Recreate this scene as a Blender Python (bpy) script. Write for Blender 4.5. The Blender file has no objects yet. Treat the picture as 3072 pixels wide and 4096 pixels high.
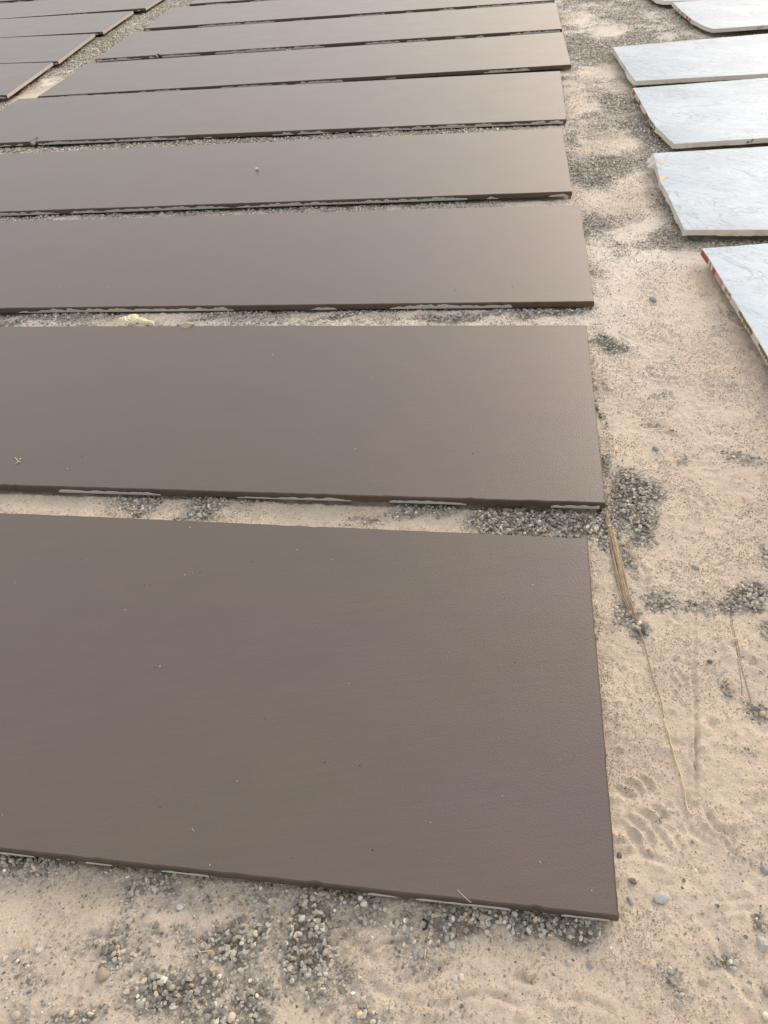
import bpy, math, random
import numpy as np
from mathutils import Matrix, Vector
rng = np.random.default_rng(7)
random.seed(7)
D={"brown":{"1":[[-2.8855,1.8391],[0.4568,1.114],[0.289,0.3358],[-3.059,1.0339]],
"2":[[-2.6441,2.7157],[0.7015,2.0061],[0.529,1.216],[-2.8199,1.91]],
"3":[[-2.4306,3.5792],[0.9217,2.9021],[0.7637,2.1412],[-2.5885,2.8189]],
"4":[[-2.2779,4.457],[1.0784,3.8003],[0.9261,3.0345],[-2.4316,3.6841]],
"5":[[-2.0796,5.484],[1.3104,4.756],[1.1287,3.9191],[-2.2261,4.6402]],
"6":[[-1.7852,6.2533],[1.5469,5.6287],[1.4001,4.8576],[-1.9516,5.4856]],
"7":[[-1.6017,7.1509],[1.7213,6.5169],[1.5626,5.7172],[-1.7521,6.3603]],
"8":[[-1.4047,8.019],[1.8585,7.3735],[1.732,6.6064],[-1.5312,7.2519]],
"9":[[-1.0849,8.8596],[2.1925,8.1663],[2.0316,7.4056],[-1.2458,8.099]],
"10":[[-0.9137,9.6691],[2.3638,8.9758],[2.2029,8.2152],[-1.0746,8.9085]]},"left":{"1":[[-5.2852,7.4077],[-2.0568,6.3412],[-2.168,5.5528],[-5.3964,6.6193]],
"2":[[-5.169,8.1905],[-1.9208,7.186],[-2.021,6.3543],[-5.2692,7.3589]],
"3":[[-5.0306,8.8247],[-1.7368,7.9817],[-1.8612,7.2286],[-5.155,8.0716]],
"4":[[-4.8109,9.4726],[-1.4739,8.8209],[-1.6358,8.0578],[-4.9728,8.7096]],
"5":[[-4.4999,10.3927],[-1.1858,9.6333],[-1.3477,8.8702],[-4.6618,9.6296]],
"6":[[-4.3297,11.1948],[-1.0156,10.4354],[-1.1775,9.6723],[-4.4916,10.4317]]},"white":{"1":[[1.209,2.3827],[1.2024,2.2931],[1.1817,2.1184],[1.1631,1.9603],[1.1461,1.8165],[1.1314,1.6993],[1.0792,1.24],[3.9705,1.016],[4.1003,2.1587]],
"2":[[1.3489,3.2994],[1.3244,3.1898],[1.2893,3.0549],[1.2695,2.9832],[1.2695,2.9481],[1.2477,2.802],[1.2263,2.6685],[1.2067,2.5369],[4.0106,1.7967],[4.2188,2.8827]],
"3":[[1.5611,4.2239],[1.5299,4.0161],[1.4899,3.7761],[1.4712,3.6053],[1.4735,3.5611],[1.4748,3.5217],[1.4722,3.4429],[1.4749,3.3783],[4.3501,2.9995],[4.4436,3.9058]],
"4":[[1.7036,5.0505],[1.6671,4.8083],[1.644,4.6225],[1.6247,4.4725],[1.6115,4.3377],[4.4622,3.8054],[4.5913,4.7837]],
"5":[[2.4176,6.0101],[2.3821,5.7421],[2.3557,5.4674],[2.3588,5.3991],[2.3558,5.3497],[2.3678,5.2582],[2.3806,5.2031],[5.2472,4.764],[5.2842,5.571]],
"6":[[2.5052,7.0319],[2.3599,6.5468],[2.3556,6.2158],[2.3842,6.091],[4.9958,4.8303],[5.3871,5.6408]]},"patch":[[0.445,0.9587,0.0074,0.0639,0.9],[0.4215,0.8565,0.0071,0.0582,0.8],[0.4689,1.0563,0.0077,0.0383,0.8],[0.3733,0.6685,0.0055,0.0648,0.5],[0.3316,0.5068,0.0051,0.0268,0.5],[0.5538,1.3498,0.0087,0.0888,0.8],[0.6166,1.6033,0.0095,0.1072,0.7],[-0.1882,0.3133,0.0502,0.0517,0.7],[-0.4621,0.4644,0.0689,0.0164,0.7],[-0.5826,0.493,0.053,0.0171,0.5],[0.026,0.3262,0.0346,0.0138,0.4],[1.3054,3.7982,0.1064,0.4701,0.7],[1.4949,4.9452,0.1031,0.8528,0.6],[1.3266,3.3732,0.1179,0.431,0.6],[0.9471,2.8669,0.0583,0.3063,0.5],[1.1132,2.7261,0.1108,0.1398,0.6],[-0.086,0.3948,0.0485,0.0187,0.7],[-0.29,0.412,0.0496,0.0191,0.6],[-0.4114,0.3984,0.0496,0.0189,0.6],[-0.494,0.3602,0.0487,0.0219,0.6],[-0.3035,0.3046,0.0503,0.0269,0.8],[-0.1305,0.3077,0.0346,0.027,0.6],[-0.5511,0.2956,0.0625,0.0169,0.8],[-0.3388,0.2694,0.0606,0.0128,0.8],[0.5338,1.2074,0.0234,0.0524,1.0],[-0.712,0.54,0.0685,0.0277,1.1],[-0.4902,0.4556,0.0344,0.0204,0.6],[-0.5336,0.4407,0.0299,0.0201,0.4],[-0.3749,0.4397,0.0633,0.0198,0.5],[-0.2372,0.4409,0.0837,0.0177,0.8],[-0.1544,0.4169,0.0617,0.0231,0.8],[-0.3394,0.366,0.0484,0.0403,1.0],[-0.3655,0.3476,0.024,0.0213,0.7],[-0.2077,0.3494,0.0317,0.0542,1.1],[-0.1797,0.375,0.0241,0.0219,0.6],[-0.4219,0.2995,0.066,0.027,0.9],[-0.6359,0.3264,0.06,0.0286,0.6],[-0.5666,0.3297,0.032,0.0213,0.5],[-0.6513,0.2986,0.0315,0.0138,0.6],[-0.0461,0.387,0.0361,0.0186,0.6],[0.0133,0.3773,0.0318,0.0184,0.9],[0.0617,0.3542,0.0508,0.0253,1.2],[0.1263,0.3406,0.054,0.0233,1.3],[0.1818,0.3263,0.0495,0.0212,1.3],[0.2301,0.318,0.034,0.0194,1.2],[-0.0955,0.2591,0.0408,0.019,0.7],[-0.1551,0.2585,0.0224,0.0157,0.5],[0.0325,0.2919,0.0188,0.0133,0.4],[-0.636,1.4406,0.0755,0.0507,0.9],[-0.4743,1.4144,0.0539,0.0494,1.0],[-0.7614,1.4706,0.042,0.0311,0.4],[-0.8602,1.4915,0.0426,0.0426,0.5],[0.1,1.2765,0.0923,0.0354,0.8],[0.2795,1.2392,0.06,0.0436,1.1],[0.3664,1.2168,0.0709,0.052,1.3],[0.4496,1.1867,0.0639,0.0468,1.2],[0.5024,1.1618,0.0344,0.0504,1.0],[0.6245,1.2816,0.0419,0.0657,1.2],[0.6086,1.1955,0.0347,0.0613,1.2],[0.571,1.2101,0.0234,0.0528,0.8],[0.5507,1.0901,0.0278,0.0397,0.9],[0.5398,1.0383,0.0272,0.0303,0.7],[0.48,0.9537,0.0367,0.0494,1.0],[0.4844,0.8993,0.0256,0.0335,1.0],[0.5754,0.947,0.0467,0.0353,0.8],[0.6163,0.9551,0.0312,0.0213,0.6],[0.6448,0.9303,0.0411,0.0281,0.8],[0.7158,0.9202,0.0508,0.0353,1.1],[0.7427,0.8962,0.0251,0.0207,0.9],[0.628,1.0327,0.0269,0.0228,0.5],[0.8305,1.0324,0.0213,0.0475,0.7],[0.7298,0.8086,0.0145,0.0256,0.8],[0.6215,0.6959,0.0229,0.0284,0.8],[0.6623,0.6588,0.018,0.0276,0.8],[0.6048,0.5709,0.0215,0.02,0.7],[0.4341,0.6105,0.0178,0.0151,0.5],[0.2898,0.3746,0.0156,0.0152,0.6],[0.3482,0.2485,0.018,0.0132,0.6],[0.3557,0.229,0.0142,0.0129,0.5],[0.4423,0.2522,0.0215,0.0135,0.5],[0.5067,0.3128,0.0111,0.0222,0.6],[0.333,0.3129,0.015,0.0071,0.4],[0.4072,0.4812,0.0248,0.0087,0.5],[0.7305,1.9471,0.034,0.0889,1.0],[0.7624,1.897,0.0371,0.0427,0.8],[0.8205,1.885,0.0442,0.0283,0.5],[0.5828,1.3938,0.0188,0.0607,0.7],[0.6207,1.5455,0.0166,0.0912,0.6],[0.818,1.6366,0.0473,0.0303,0.7],[0.7604,1.5312,0.0392,0.028,0.6],[0.8005,1.4909,0.0321,0.0219,0.5],[0.9162,1.3662,0.0365,0.0306,0.8],[0.9459,1.3315,0.0299,0.0402,0.9],[0.7977,1.3768,0.0246,0.0202,0.5],[0.9833,1.5239,0.0193,0.0171,0.5],[0.8716,2.119,0.0238,0.0195,0.5],[0.968,2.7648,0.0849,0.2151,0.7],[1.1504,2.5815,0.0975,0.1306,1.0],[1.2426,2.6013,0.0533,0.2026,0.9],[1.1054,2.8237,0.0949,0.1213,0.8],[0.9514,2.5468,0.0535,0.0833,0.5],[0.8369,2.3749,0.0343,0.1145,0.5],[1.3633,2.5265,0.129,0.0637,1.0],[1.4634,2.5007,0.0511,0.0635,1.0],[1.0899,3.2608,0.0954,0.1784,1.1],[1.2036,3.38,0.0974,0.189,1.0],[1.4618,3.8209,0.0942,0.229,1.1],[1.4927,3.5883,0.1004,0.2095,1.1],[1.4753,4.146,0.1508,0.2587,1.0],[1.6933,4.4852,0.1066,0.1933,1.0],[1.6836,5.2282,0.1529,0.2448,1.0],[2.0259,5.5446,0.1428,0.2726,1.0],[1.9815,5.9491,0.1364,0.3045,0.8],[1.9896,4.9668,0.1148,0.2292,0.9],[2.3542,5.1144,0.1724,0.1816,1.1],[1.622,5.595,0.0986,0.2721,0.8],[1.336,4.6282,0.0841,0.1995,0.6],[1.2444,2.9364,0.0583,0.2103,0.9],[1.1212,3.712,0.0588,0.1783,0.7],[1.4694,3.3283,0.0842,0.1238,0.9],[2.2424,5.2326,0.1187,0.187,1.0],[-0.0244,1.2786,0.0745,0.022,0.7],[-0.3409,1.3741,0.0789,0.0284,0.6],[-1.1414,2.5121,0.2178,0.0299,1.1],[-0.4824,2.3675,0.1652,0.0215,1.1],[-0.0414,2.2792,0.1742,0.0238,1.0],[0.3787,2.1951,0.2473,0.0246,1.1],[-0.2594,2.3358,0.0542,0.0175,0.9],[0.622,2.1497,0.1211,0.0293,1.1]],
"sand":[[1.3069,4.2085,0.0646,0.1065,1.0],[1.3319,3.6063,0.0793,0.085,1.0],[1.5197,4.7659,0.0854,0.1034,0.8],[1.203,3.1971,0.083,0.0858,0.9],[1.2077,3.5093,0.0671,0.0484,0.8],[1.331,3.1879,0.0412,0.1156,0.5],[1.8183,4.8645,0.0713,0.1082,0.7],[1.8656,5.6224,0.0815,0.1358,0.6],[2.2694,5.9637,0.0844,0.1131,0.5],[1.1222,2.7237,0.0556,0.1158,0.7],[1.7873,6.2164,0.0904,0.1591,0.5],[1.1119,2.9739,0.0692,0.0641,0.8],[-0.2434,1.3401,0.1604,0.037,0.8],[-0.9521,1.4821,0.0851,0.0427,0.5],[0.1249,1.2291,0.0604,0.017,0.5],[1.059,2.3218,0.124,0.1926,0.8],[0.8206,1.7489,0.1051,0.1066,0.6],[-1.4895,6.2882,0.1082,0.159,0.4],[-1.9839,5.8942,0.1249,0.2196,0.8],[-2.0324,5.6148,0.1197,0.1343,1.0],[-0.7961,2.4363,0.1147,0.0225,0.8],[-0.2755,1.3498,0.052,0.0279,0.5],[-0.5797,0.4228,0.1055,0.0319,0.5],[-0.4133,0.4133,0.0417,0.0076,0.6],[-0.0187,0.2773,0.0746,0.0162,0.4]],
"strap":[[0.5345,1.2229],[0.5266,1.1522],[0.5122,1.0521],[0.5,0.9599],[0.4988,0.9059],[0.4997,0.8732],[0.4952,0.8056],[0.4885,0.7595],[0.4854,0.715],[0.4784,0.6677],[0.4756,0.6272],[0.4704,0.5838],[0.4686,0.5558],[0.4641,0.52],[0.4584,0.49]],
"strapw":[0.01,0.02,0.024,0.021,0.014,0.0035,0.0025,0.0025,0.0025,0.0025,0.0025,0.0025,0.0025,0.0025,0.002],
"strap2":[[0.7019,0.9022],[0.6864,0.8554],[0.6772,0.8129],[0.6674,0.7663],[0.6603,0.7271],[0.6558,0.7],[0.6511,0.6763]],
"strap2b":[[0.6778,0.8135],[0.6656,0.7731],[0.653,0.7287],[0.6413,0.697]],
"groove":[[[0.5918,0.8089],[0.5566,0.7096],[0.5248,0.6244],[0.4789,0.5166]],[[0.5848,0.8038],[0.4856,0.518]],[[0.6626,0.9981],[0.5918,0.8089]],[[0.7857,1.4143],[0.7417,1.347],[0.6865,1.2805]],[[0.4931,0.493],[0.5069,0.4534],[0.5342,0.3829]],[[0.4865,0.4981],[0.4948,0.4547],[0.5128,0.4084]],[[0.5457,0.791],[0.524,0.7588],[0.5094,0.7047],[0.5267,0.6863]],[[0.5457,0.791],[0.5702,0.776],[0.5626,0.7367]],[[0.5375,0.7686],[0.5459,0.7445]],[[0.5248,0.7472],[0.5337,0.7181]],[[0.943,1.9921],[0.9648,1.9421],[0.9786,1.8952]],[[0.8611,1.7804],[0.8671,1.7139],[0.9194,1.6415]],[[0.9194,1.6415],[0.9192,1.6785],[0.8967,1.6955]],[[0.813,1.9594],[0.8683,1.8894],[0.9282,1.8628]],[[1.0572,1.9374],[1.0537,1.8509],[1.0765,1.8321]],[[1.0861,1.9312],[1.0926,1.8713]],[[0.7924,1.2181],[0.7897,1.1667],[0.8309,1.1518]],[[0.3228,0.3528],[0.3786,0.3993],[0.4327,0.413],[0.4412,0.3927]],[[0.4562,0.35],[0.5009,0.3527]],[[0.4468,0.3365],[0.4948,0.3388]],[[0.445,0.3225],[0.4777,0.3263]]],
"tread":[[[0.343,0.4673],[0.3913,0.4599],[0.4496,0.4576],[0.5094,0.4698]],[[0.3513,0.5356],[0.3953,0.5487],[0.431,0.5492]],[[0.3564,0.4826],[0.4228,0.5009],[0.4658,0.5004]],[[0.6561,1.8764],[0.6882,1.8015],[0.6735,1.701]]],
"stones":[["peb",-0.517,0.3452,0.0234,0.0255],["chip",-0.5036,0.3311,0.0136,0.0097],["chip",-0.4061,0.4322,0.0152,0.0117],["round",-0.6442,0.3034,0.0182,0.0137],["chip",-0.6854,0.386,0.0125,0.013],["rock",-0.2976,0.3884,0.0262,0.0154],["peb",-0.3618,0.37,0.0138,0.0115],["rock",-0.436,0.4849,0.0149,0.0166],["rock",-0.1708,0.377,0.0145,0.0152],["chip",-0.1187,0.3907,0.0138,0.011],["chip",-0.0284,0.3234,0.0131,0.0136],["chip",-0.0185,0.3251,0.0131,0.0143],["rock",0.0298,0.331,0.0178,0.0166],["chip",0.0289,0.288,0.0113,0.0144],["round",0.0381,0.2887,0.0098,0.0111],["round",-0.0062,0.2809,0.0135,0.011],["rock",0.1409,0.2824,0.0201,0.0204],["round",0.202,0.2903,0.0112,0.0101],["chip",0.2319,0.2857,0.0126,0.0134],["peb",0.3682,0.3639,0.0286,0.0173],["peb",0.3178,0.3658,0.0093,0.014],["peb",0.3237,0.4351,0.0097,0.0146],["peb",0.376,0.4346,0.0097,0.0145],["peb",0.4366,0.3986,0.0071,0.0106],["rock",0.5446,0.3917,0.0195,0.0202],["rock",0.4941,0.2849,0.0241,0.0247],["round",0.4767,0.2283,0.0197,0.0184],["rock",0.4516,0.2848,0.0124,0.0119],["round",0.4587,0.1997,0.0124,0.0107],["rock",0.3896,0.2483,0.0165,0.0132],["peb",0.6181,1.1082,0.019,0.0272],["round",0.5563,1.0768,0.0254,0.0294],["peb",0.6759,1.0181,0.0235,0.021],["peb",0.6106,0.7783,0.0182,0.0133],["peb",0.9667,2.1545,0.0367,0.055],["peb",0.7264,1.4268,0.0278,0.0288],["chip",1.1351,3.4595,0.0201,0.0301],["rock",0.2895,0.4011,0.0119,0.0101],["rock",0.3309,0.3929,0.0134,0.0155],["rock",-0.2059,0.4158,0.0124,0.0129],["rock",-0.5226,0.3842,0.0124,0.0082],["chip",-0.6314,0.3914,0.0167,0.0114]],
"sp_white":[[-0.7198,1.221],[-0.4726,1.1374],[-0.2116,1.1765],[0.3085,1.1385],[-0.1325,1.1331],[-0.1072,0.8],[-0.4558,1.1426],[-0.3181,0.6234],[0.3025,0.995],[0.2484,1.309],[-0.0585,1.5235],[-0.8471,1.5756],[-0.5678,1.5965],[-0.8777,1.1737],[-0.3542,0.4819],[0.1488,0.5422],[0.333,0.8675],[-0.496,0.892],[-0.7403,0.6093],[0.0639,1.2717],[0.0198,0.5112],[0.2576,0.3781],[0.0106,1.8479],[-0.2971,2.0351],[-0.4783,1.2923],[0.1011,0.8464],[-0.5971,1.053],[0.2621,0.5955],[-0.9419,2.6386],[-0.8416,2.7221],[-1.1343,2.6895],[-0.3891,2.4131],[-1.1751,2.699],[0.5569,3.3934],[-0.2027,3.2926],[0.9776,4.0631],[0.3696,5.6722],[-0.0856,4.1292]],
"sp_dark":[[-0.5511,1.1188],[-0.3197,1.1556],[0.1111,1.2085],[-0.438,1.14],[0.2251,0.806],[-0.0943,0.6271],[-0.2718,0.7433],[-0.1578,0.6404],[-0.5062,0.8903],[0.2467,1.4495],[0.3218,2.9598],[0.5262,2.3017],[0.3298,2.3204],[-0.0633,2.8112],[-0.0816,0.4767],[-0.2156,0.4791],[-0.5629,1.1205],[-0.8162,1.6235],[1.1289,4.0713],[-1.7655,4.2822],[-0.4535,0.5905],[-0.4725,3.9887]],
"g":{"crumb":[-0.423,3.6936],
"leafbit":[[-1.0112,1.6496],[-0.9964,1.6298],[-0.9936,1.6422]],
"scrap":[[-0.8501,2.3538],[-0.8276,2.3661],[-0.8019,2.3708],[-0.7722,2.3505],[-0.7447,2.3428],[-0.7214,2.3158]],
"clump":[-0.5962,2.2853],
"stain":[0.1705,1.1662],
"notch5":[[-1.7507,4.5122],[-1.7223,4.6083]],
"notch6":[[-1.2999,6.1985],[-1.2838,6.3145]],
"straw":[[[-0.0113,0.3289],[-0.0143,0.3162]],[[-0.3714,0.3671],[-0.3646,0.3594],[-0.3449,0.3602],[-0.3413,0.3553]],[[-0.0113,0.3714],[-0.0031,0.3663],[-0.0069,0.3577],[-0.0123,0.3558]],[[0.0492,0.4006],[0.0626,0.3844],[0.0679,0.3802]],[[0.1859,0.43],[0.1893,0.4269]],[[-0.3914,0.5462],[-0.3866,0.5413]]],
"resin":[[[1.334,3.2019],[1.3661,3.207],[1.3488,3.1672],[1.3344,3.1628],[1.3467,3.1889],[1.3322,3.1874]],[[1.2905,3.0461],[1.3179,3.0322],[1.2941,3.0033],[1.2723,2.9823]]],
"camz":1.282,"f":2924.609375,"pitch":0.7772417458775046,"roll":-0.11157522386965975,"w3txt":[1.7881,3.3226],
"w5txt":[2.6496,5.1603],
"w3mark":[[1.5611,4.2239],[1.5226,4.0016],[1.4897,3.7684]]}}
G = D['g']
sc = bpy.context.scene
col = sc.collection

# ---------------------------------------------------------------- camera
cam_d = bpy.data.cameras.new('camera'); cam = bpy.data.objects.new('camera', cam_d); col.objects.link(cam)
cam_d.sensor_fit = 'HORIZONTAL'; cam_d.sensor_width = 36.0; cam_d.lens = 36.0*G['f']/3072.0
cam_d.clip_start = 0.05; cam_d.clip_end = 2000
cp, sp = math.cos(G['pitch']), math.sin(G['pitch']); c_, s_ = math.cos(G['roll']), math.sin(G['roll'])
right0, up0, fwd = Vector((1,0,0)), Vector((0,sp,cp)), Vector((0,cp,-sp))
X = right0*c_ + up0*s_; Y = up0*c_ - right0*s_; Z = -fwd
M = Matrix((X, Y, Z)).transposed().to_4x4(); M.translation = Vector((0,0,G['camz'])); cam.matrix_world = M
sc.camera = cam

# ---------------------------------------------------------------- light
SUN_EL, SUN_AZ = math.radians(24), math.radians(38)      # azimuth measured clockwise from +Y
w = bpy.data.worlds.new('World'); sc.world = w; w.use_nodes = True
nt = w.node_tree; nt.nodes.clear()
sky = nt.nodes.new('ShaderNodeTexSky'); sky.sky_type = 'NISHITA'; sky.sun_disc = False
sky.sun_elevation = SUN_EL; sky.sun_rotation = SUN_AZ
sky.air_density = 1.0; sky.dust_density = 4.0; sky.ozone_density = 1.0; sky.altitude = 0
bg = nt.nodes.new('ShaderNodeBackground'); bg.inputs[1].default_value = 0.10
out = nt.nodes.new('ShaderNodeOutputWorld')
veil = nt.nodes.new('ShaderNodeMix'); veil.data_type = 'RGBA'; veil.blend_type = 'ADD'; veil.inputs[0].default_value = 1.0
veil.inputs[7].default_value = (8.4, 8.1, 7.9, 1)     # thin even cloud over the whole sky
nt.links.new(sky.outputs[0], veil.inputs[6]); nt.links.new(veil.outputs[2], bg.inputs[0]); nt.links.new(bg.outputs[0], out.inputs[0])
sun_d = bpy.data.lights.new('sun', 'SUN'); sun_d.energy = 1.15; sun_d.angle = math.radians(13); sun_d.color = (1.0, 0.94, 0.87)
sun = bpy.data.objects.new('sun', sun_d); col.objects.link(sun)
sd = Vector((math.sin(SUN_AZ)*math.cos(SUN_EL), math.cos(SUN_AZ)*math.cos(SUN_EL), math.sin(SUN_EL)))
sun.rotation_euler = sd.to_track_quat('Z','Y').to_euler(); sun.location = sd*20
sc.view_settings.view_transform = 'Standard'; sc.view_settings.look = 'None'
sc.view_settings.gamma = 1.0; sc.view_settings.use_curve_mapping = False; sc.view_settings.exposure = -0.04

# ---------------------------------------------------------------- helpers
def tag(o, label=None, cat=None, group=None, kind=None):
    if label: o['label'] = label
    if cat: o['category'] = cat
    if group: o['group'] = group
    if kind or cat: o['kind'] = kind or 'thing'
    return o
def mesh_obj(name, verts, faces, mats, parent=None, midx=None, smooth=False, loc=None):
    me = bpy.data.meshes.new(name); me.from_pydata([tuple(map(float,v)) for v in verts], [], faces)
    for m in (mats if isinstance(mats,(list,tuple)) else [mats]): me.materials.append(m)
    if midx is not None: me.polygons.foreach_set('material_index', midx)
    if smooth: me.polygons.foreach_set('use_smooth', [True]*len(me.polygons))
    me.update()
    o = bpy.data.objects.new(name, me); col.objects.link(o)
    if parent: o.parent = parent
    if loc is not None: o.location = loc
    return o
# numpy gradient-free value noise
_T = rng.random((256,256))
def vnoise(x, y):
    xi = np.floor(x).astype(np.int64); yi = np.floor(y).astype(np.int64)
    fx = x-xi; fy = y-yi; u = fx*fx*fx*(fx*(fx*6-15)+10); v = fy*fy*fy*(fy*(fy*6-15)+10)
    a = _T[xi&255, yi&255]; b = _T[(xi+1)&255, yi&255]; c = _T[xi&255, (yi+1)&255]; d = _T[(xi+1)&255, (yi+1)&255]
    return (a*(1-u)+b*u)*(1-v)+(c*(1-u)+d*u)*v-0.5
def fbm(x, y, s, octv=4, gain=.5, off=0.0):
    r = np.zeros_like(x, dtype=float); a = 1.0
    for i in range(octv):
        ca, sa = math.cos(.6*i+.3), math.sin(.6*i+.3)
        r += a*vnoise((x*ca-y*sa)*s+17.3*i+off, (x*sa+y*ca)*s+9.1*i+off*1.7); s *= 2.03; a *= gain
    return r
def sstep(e0, e1, x):
    t = np.clip((x-e0)/(e1-e0), 0, 1); return t*t*(3-2*t)
def seg_dist(x, y, pts):
    d = np.full(x.shape, 1e9); s_at = np.zeros(x.shape); side = np.zeros(x.shape); acc = 0
    for (ax,ay),(bx,by) in zip(pts[:-1], pts[1:]):
        L = math.hypot(bx-ax, by-ay); ux,uy = (bx-ax)/L,(by-ay)/L
        t = np.clip((x-ax)*ux+(y-ay)*uy, 0, L); dx = x-ax-t*ux; dy = y-ay-t*uy; dd = np.hypot(dx,dy)
        m = dd<d; d = np.where(m, dd, d); s_at = np.where(m, acc+t, s_at); side = np.where(m, dx*-uy+dy*ux, side); acc += L
    return d, s_at, side

# ---------------------------------------------------------------- ground fields
def gravel_field(x, y):
    wx = x+.05*fbm(x,y,6,3,off=3.3)+.02*fbm(x,y,25,2,off=8.1); wy = y+.05*fbm(x,y,6,3,off=5.9)+.02*fbm(x,y,25,2,off=1.1)
    f = np.zeros_like(x)
    for cx,cy,rx,ry,a in D['patch']:
        q = (((wx-cx)/rx)**2+((wy-cy)/ry)**2)*.72
        f = np.maximum(f, a*(1.15 if cy < .62 else 1.0)*np.exp(-q*.75))
    far = sstep(2.6, 4.2, y)
    base = .14+.40*far+.32*sstep(.85,.60,y)*sstep(.30,.0,x)+.10*sstep(1.0,2.2,y)+.30*sstep(2.0,2.3,y)*sstep(.75,.6,x)
    f = np.maximum(f, base+.0*f)+(.50*fbm(x,y,3.2,4,off=2.2)+.45*fbm(x,y,13,4,.6,off=6.6))*(.62+.15*far)
    for cx,cy,rx,ry,a in D['sand']:
        f -= a*.65*np.exp(-(((wx-cx)/rx)**2+((wy-cy)/ry)**2)*.8)
    return np.clip(f, 0, 1.2)
SCUFF = []
_r = np.random.default_rng(77)
for _i in range(120):      # heel and sole marks scuffed into the sand beside the slabs
    cy_ = _r.uniform(.25,3.4); cx_ = .35+.17*cy_+_r.random()*(.35+.22*cy_); a_ = _r.uniform(0,6.28); R_ = _r.uniform(.03,.12); sp_a = _r.uniform(.6,1.6)
    if _i > 90: cx_ = _r.uniform(-.6,.45); cy_ = _r.uniform(.2,.42)
    SCUFF.append(([(cx_+R_*math.cos(a_+q*sp_a/4)-R_*math.cos(a_), cy_+R_*math.sin(a_+q*sp_a/4)-R_*math.sin(a_)) for q in range(5)], _r.uniform(.0035,.008), _r.uniform(.0025,.0055)))
def height(x, y, fine=True):
    h = .010*fbm(x,y,1.7,4,off=.7)+.005*fbm(x,y,9,3,off=4.2)
    if fine:
        h += .0022*fbm(x,y,38,4,.72,off=1.3)+.0010*fbm(x,y,105,2,.7,off=5.3)
        lump = fbm(x,y,70,2,off=9.3); h += .0022*np.clip(lump-.12,0,1)*2.5
        for k,p in enumerate(D['groove']):
            d,s,_ = seg_dist(x,y,p); wd = .0032 if k<6 else .0045
            fade = .75+.6*vnoise(s*14+k*3.1, s*0+k)
            h += fade*(1.9 if k < 2 else 1.0)*(-.0024*np.exp(-(d/wd)**2)+.0013*np.exp(-((d-2.1*wd)/wd)**2))
        for p,wd,dep in SCUFF:
            px_ = [q[0] for q in p]; py_ = [q[1] for q in p]
            m = (x > min(px_)-.03)&(x < max(px_)+.03)&(y > min(py_)-.03)&(y < max(py_)+.03)
            if not m.any(): continue
            d,s,_ = seg_dist(x[m],y[m],p); h[m] += dep*(-np.exp(-(d/wd)**2)+.55*np.exp(-((d-1.9*wd)/wd)**2))*(.7+.9*vnoise(x[m]*60,y[m]*60))
        for k,p in enumerate(D['tread']):
            d,s,sd_ = seg_dist(x,y,p); hw = .030 if k == 0 else .020
            env = sstep(hw, hw*.55, d); per = .021
            ph = (s+sd_*.35)/per+.7*vnoise(s*26,sd_*34)
            h += env*(.0058*np.abs((ph%1)-.5)**2*4-.0024+.0016*fbm(x,y,110,2))*(1.0+1.4*vnoise(s*22+3,sd_*30))
    return h
def ghz(x, y): return height(np.asarray([x],float), np.asarray([y],float))[0]

# ---------------------------------------------------------------- material tools
class NT:
    def __init__(s, name):
        s.m = bpy.data.materials.new(name); s.m.use_nodes = True; s.t = s.m.node_tree; s.n = s.t.nodes
        s.b = s.n['Principled BSDF']
    def new(s, typ, **kw):
        n = s.n.new(typ)
        for k,v in kw.items(): setattr(n, k, v)
        return n
    def link(s, a, b): s.t.links.new(a, b)
    def noise(s, vec, scale, detail=4, rough=.5, dist=0):
        n = s.new('ShaderNodeTexNoise'); n.inputs['Scale'].default_value = scale; n.inputs['Detail'].default_value = detail
        n.inputs['Roughness'].default_value = rough; n.inputs['Distortion'].default_value = dist
        if vec is not None: s.link(vec, n.inputs['Vector'])
        return n.outputs[0]
    def mapping(s, vec, scale=(1,1,1), rot=(0,0,0), loc=(0,0,0)):
        n = s.new('ShaderNodeMapping'); n.inputs['Scale'].default_value = scale; n.inputs['Rotation'].default_value = rot; n.inputs['Location'].default_value = loc
        s.link(vec, n.inputs['Vector']); return n.outputs[0]
    def ramp(s, f, stops):
        n = s.new('ShaderNodeValToRGB'); e = n.color_ramp.elements
        while len(e) < len(stops): e.new(.5)
        for el,(p,c) in zip(e, stops):
            el.position = p; el.color = (c,c,c,1) if isinstance(c,(int,float)) else (*c,1)
        s.link(f, n.inputs[0]); return n.outputs[0]
    def mix(s, f, a, b, mode='MIX'):
        n = s.new('ShaderNodeMix', data_type='RGBA', blend_type=mode)
        for inp, v in ((n.inputs[0],f),(n.inputs[6],a),(n.inputs[7],b)):
            if hasattr(v,'is_linked') or hasattr(v,'links'): s.link(v, inp)
            else: inp.default_value = v if isinstance(v,(int,float)) else (*v,1)
        return n.outputs[2]
    def math(s, op, a, b=0.0, c=0.0):
        n = s.new('ShaderNodeMath', operation=op)
        for i,v in enumerate((a,b,c)):
            if hasattr(v,'links'): s.link(v, n.inputs[i])
            else: n.inputs[i].default_value = v
        return n.outputs[0]
    def bump(s, h, strength, dist, prev=None):
        n = s.new('ShaderNodeBump'); n.inputs['Strength'].default_value = strength; n.inputs['Distance'].default_value = dist
        s.link(h, n.inputs['Height'])
        if prev is not None: s.link(prev, n.inputs['Normal'])
        return n.outputs[0]
    def obj(s):
        n = s.new('ShaderNodeTexCoord'); return n.outputs['Object']

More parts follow.
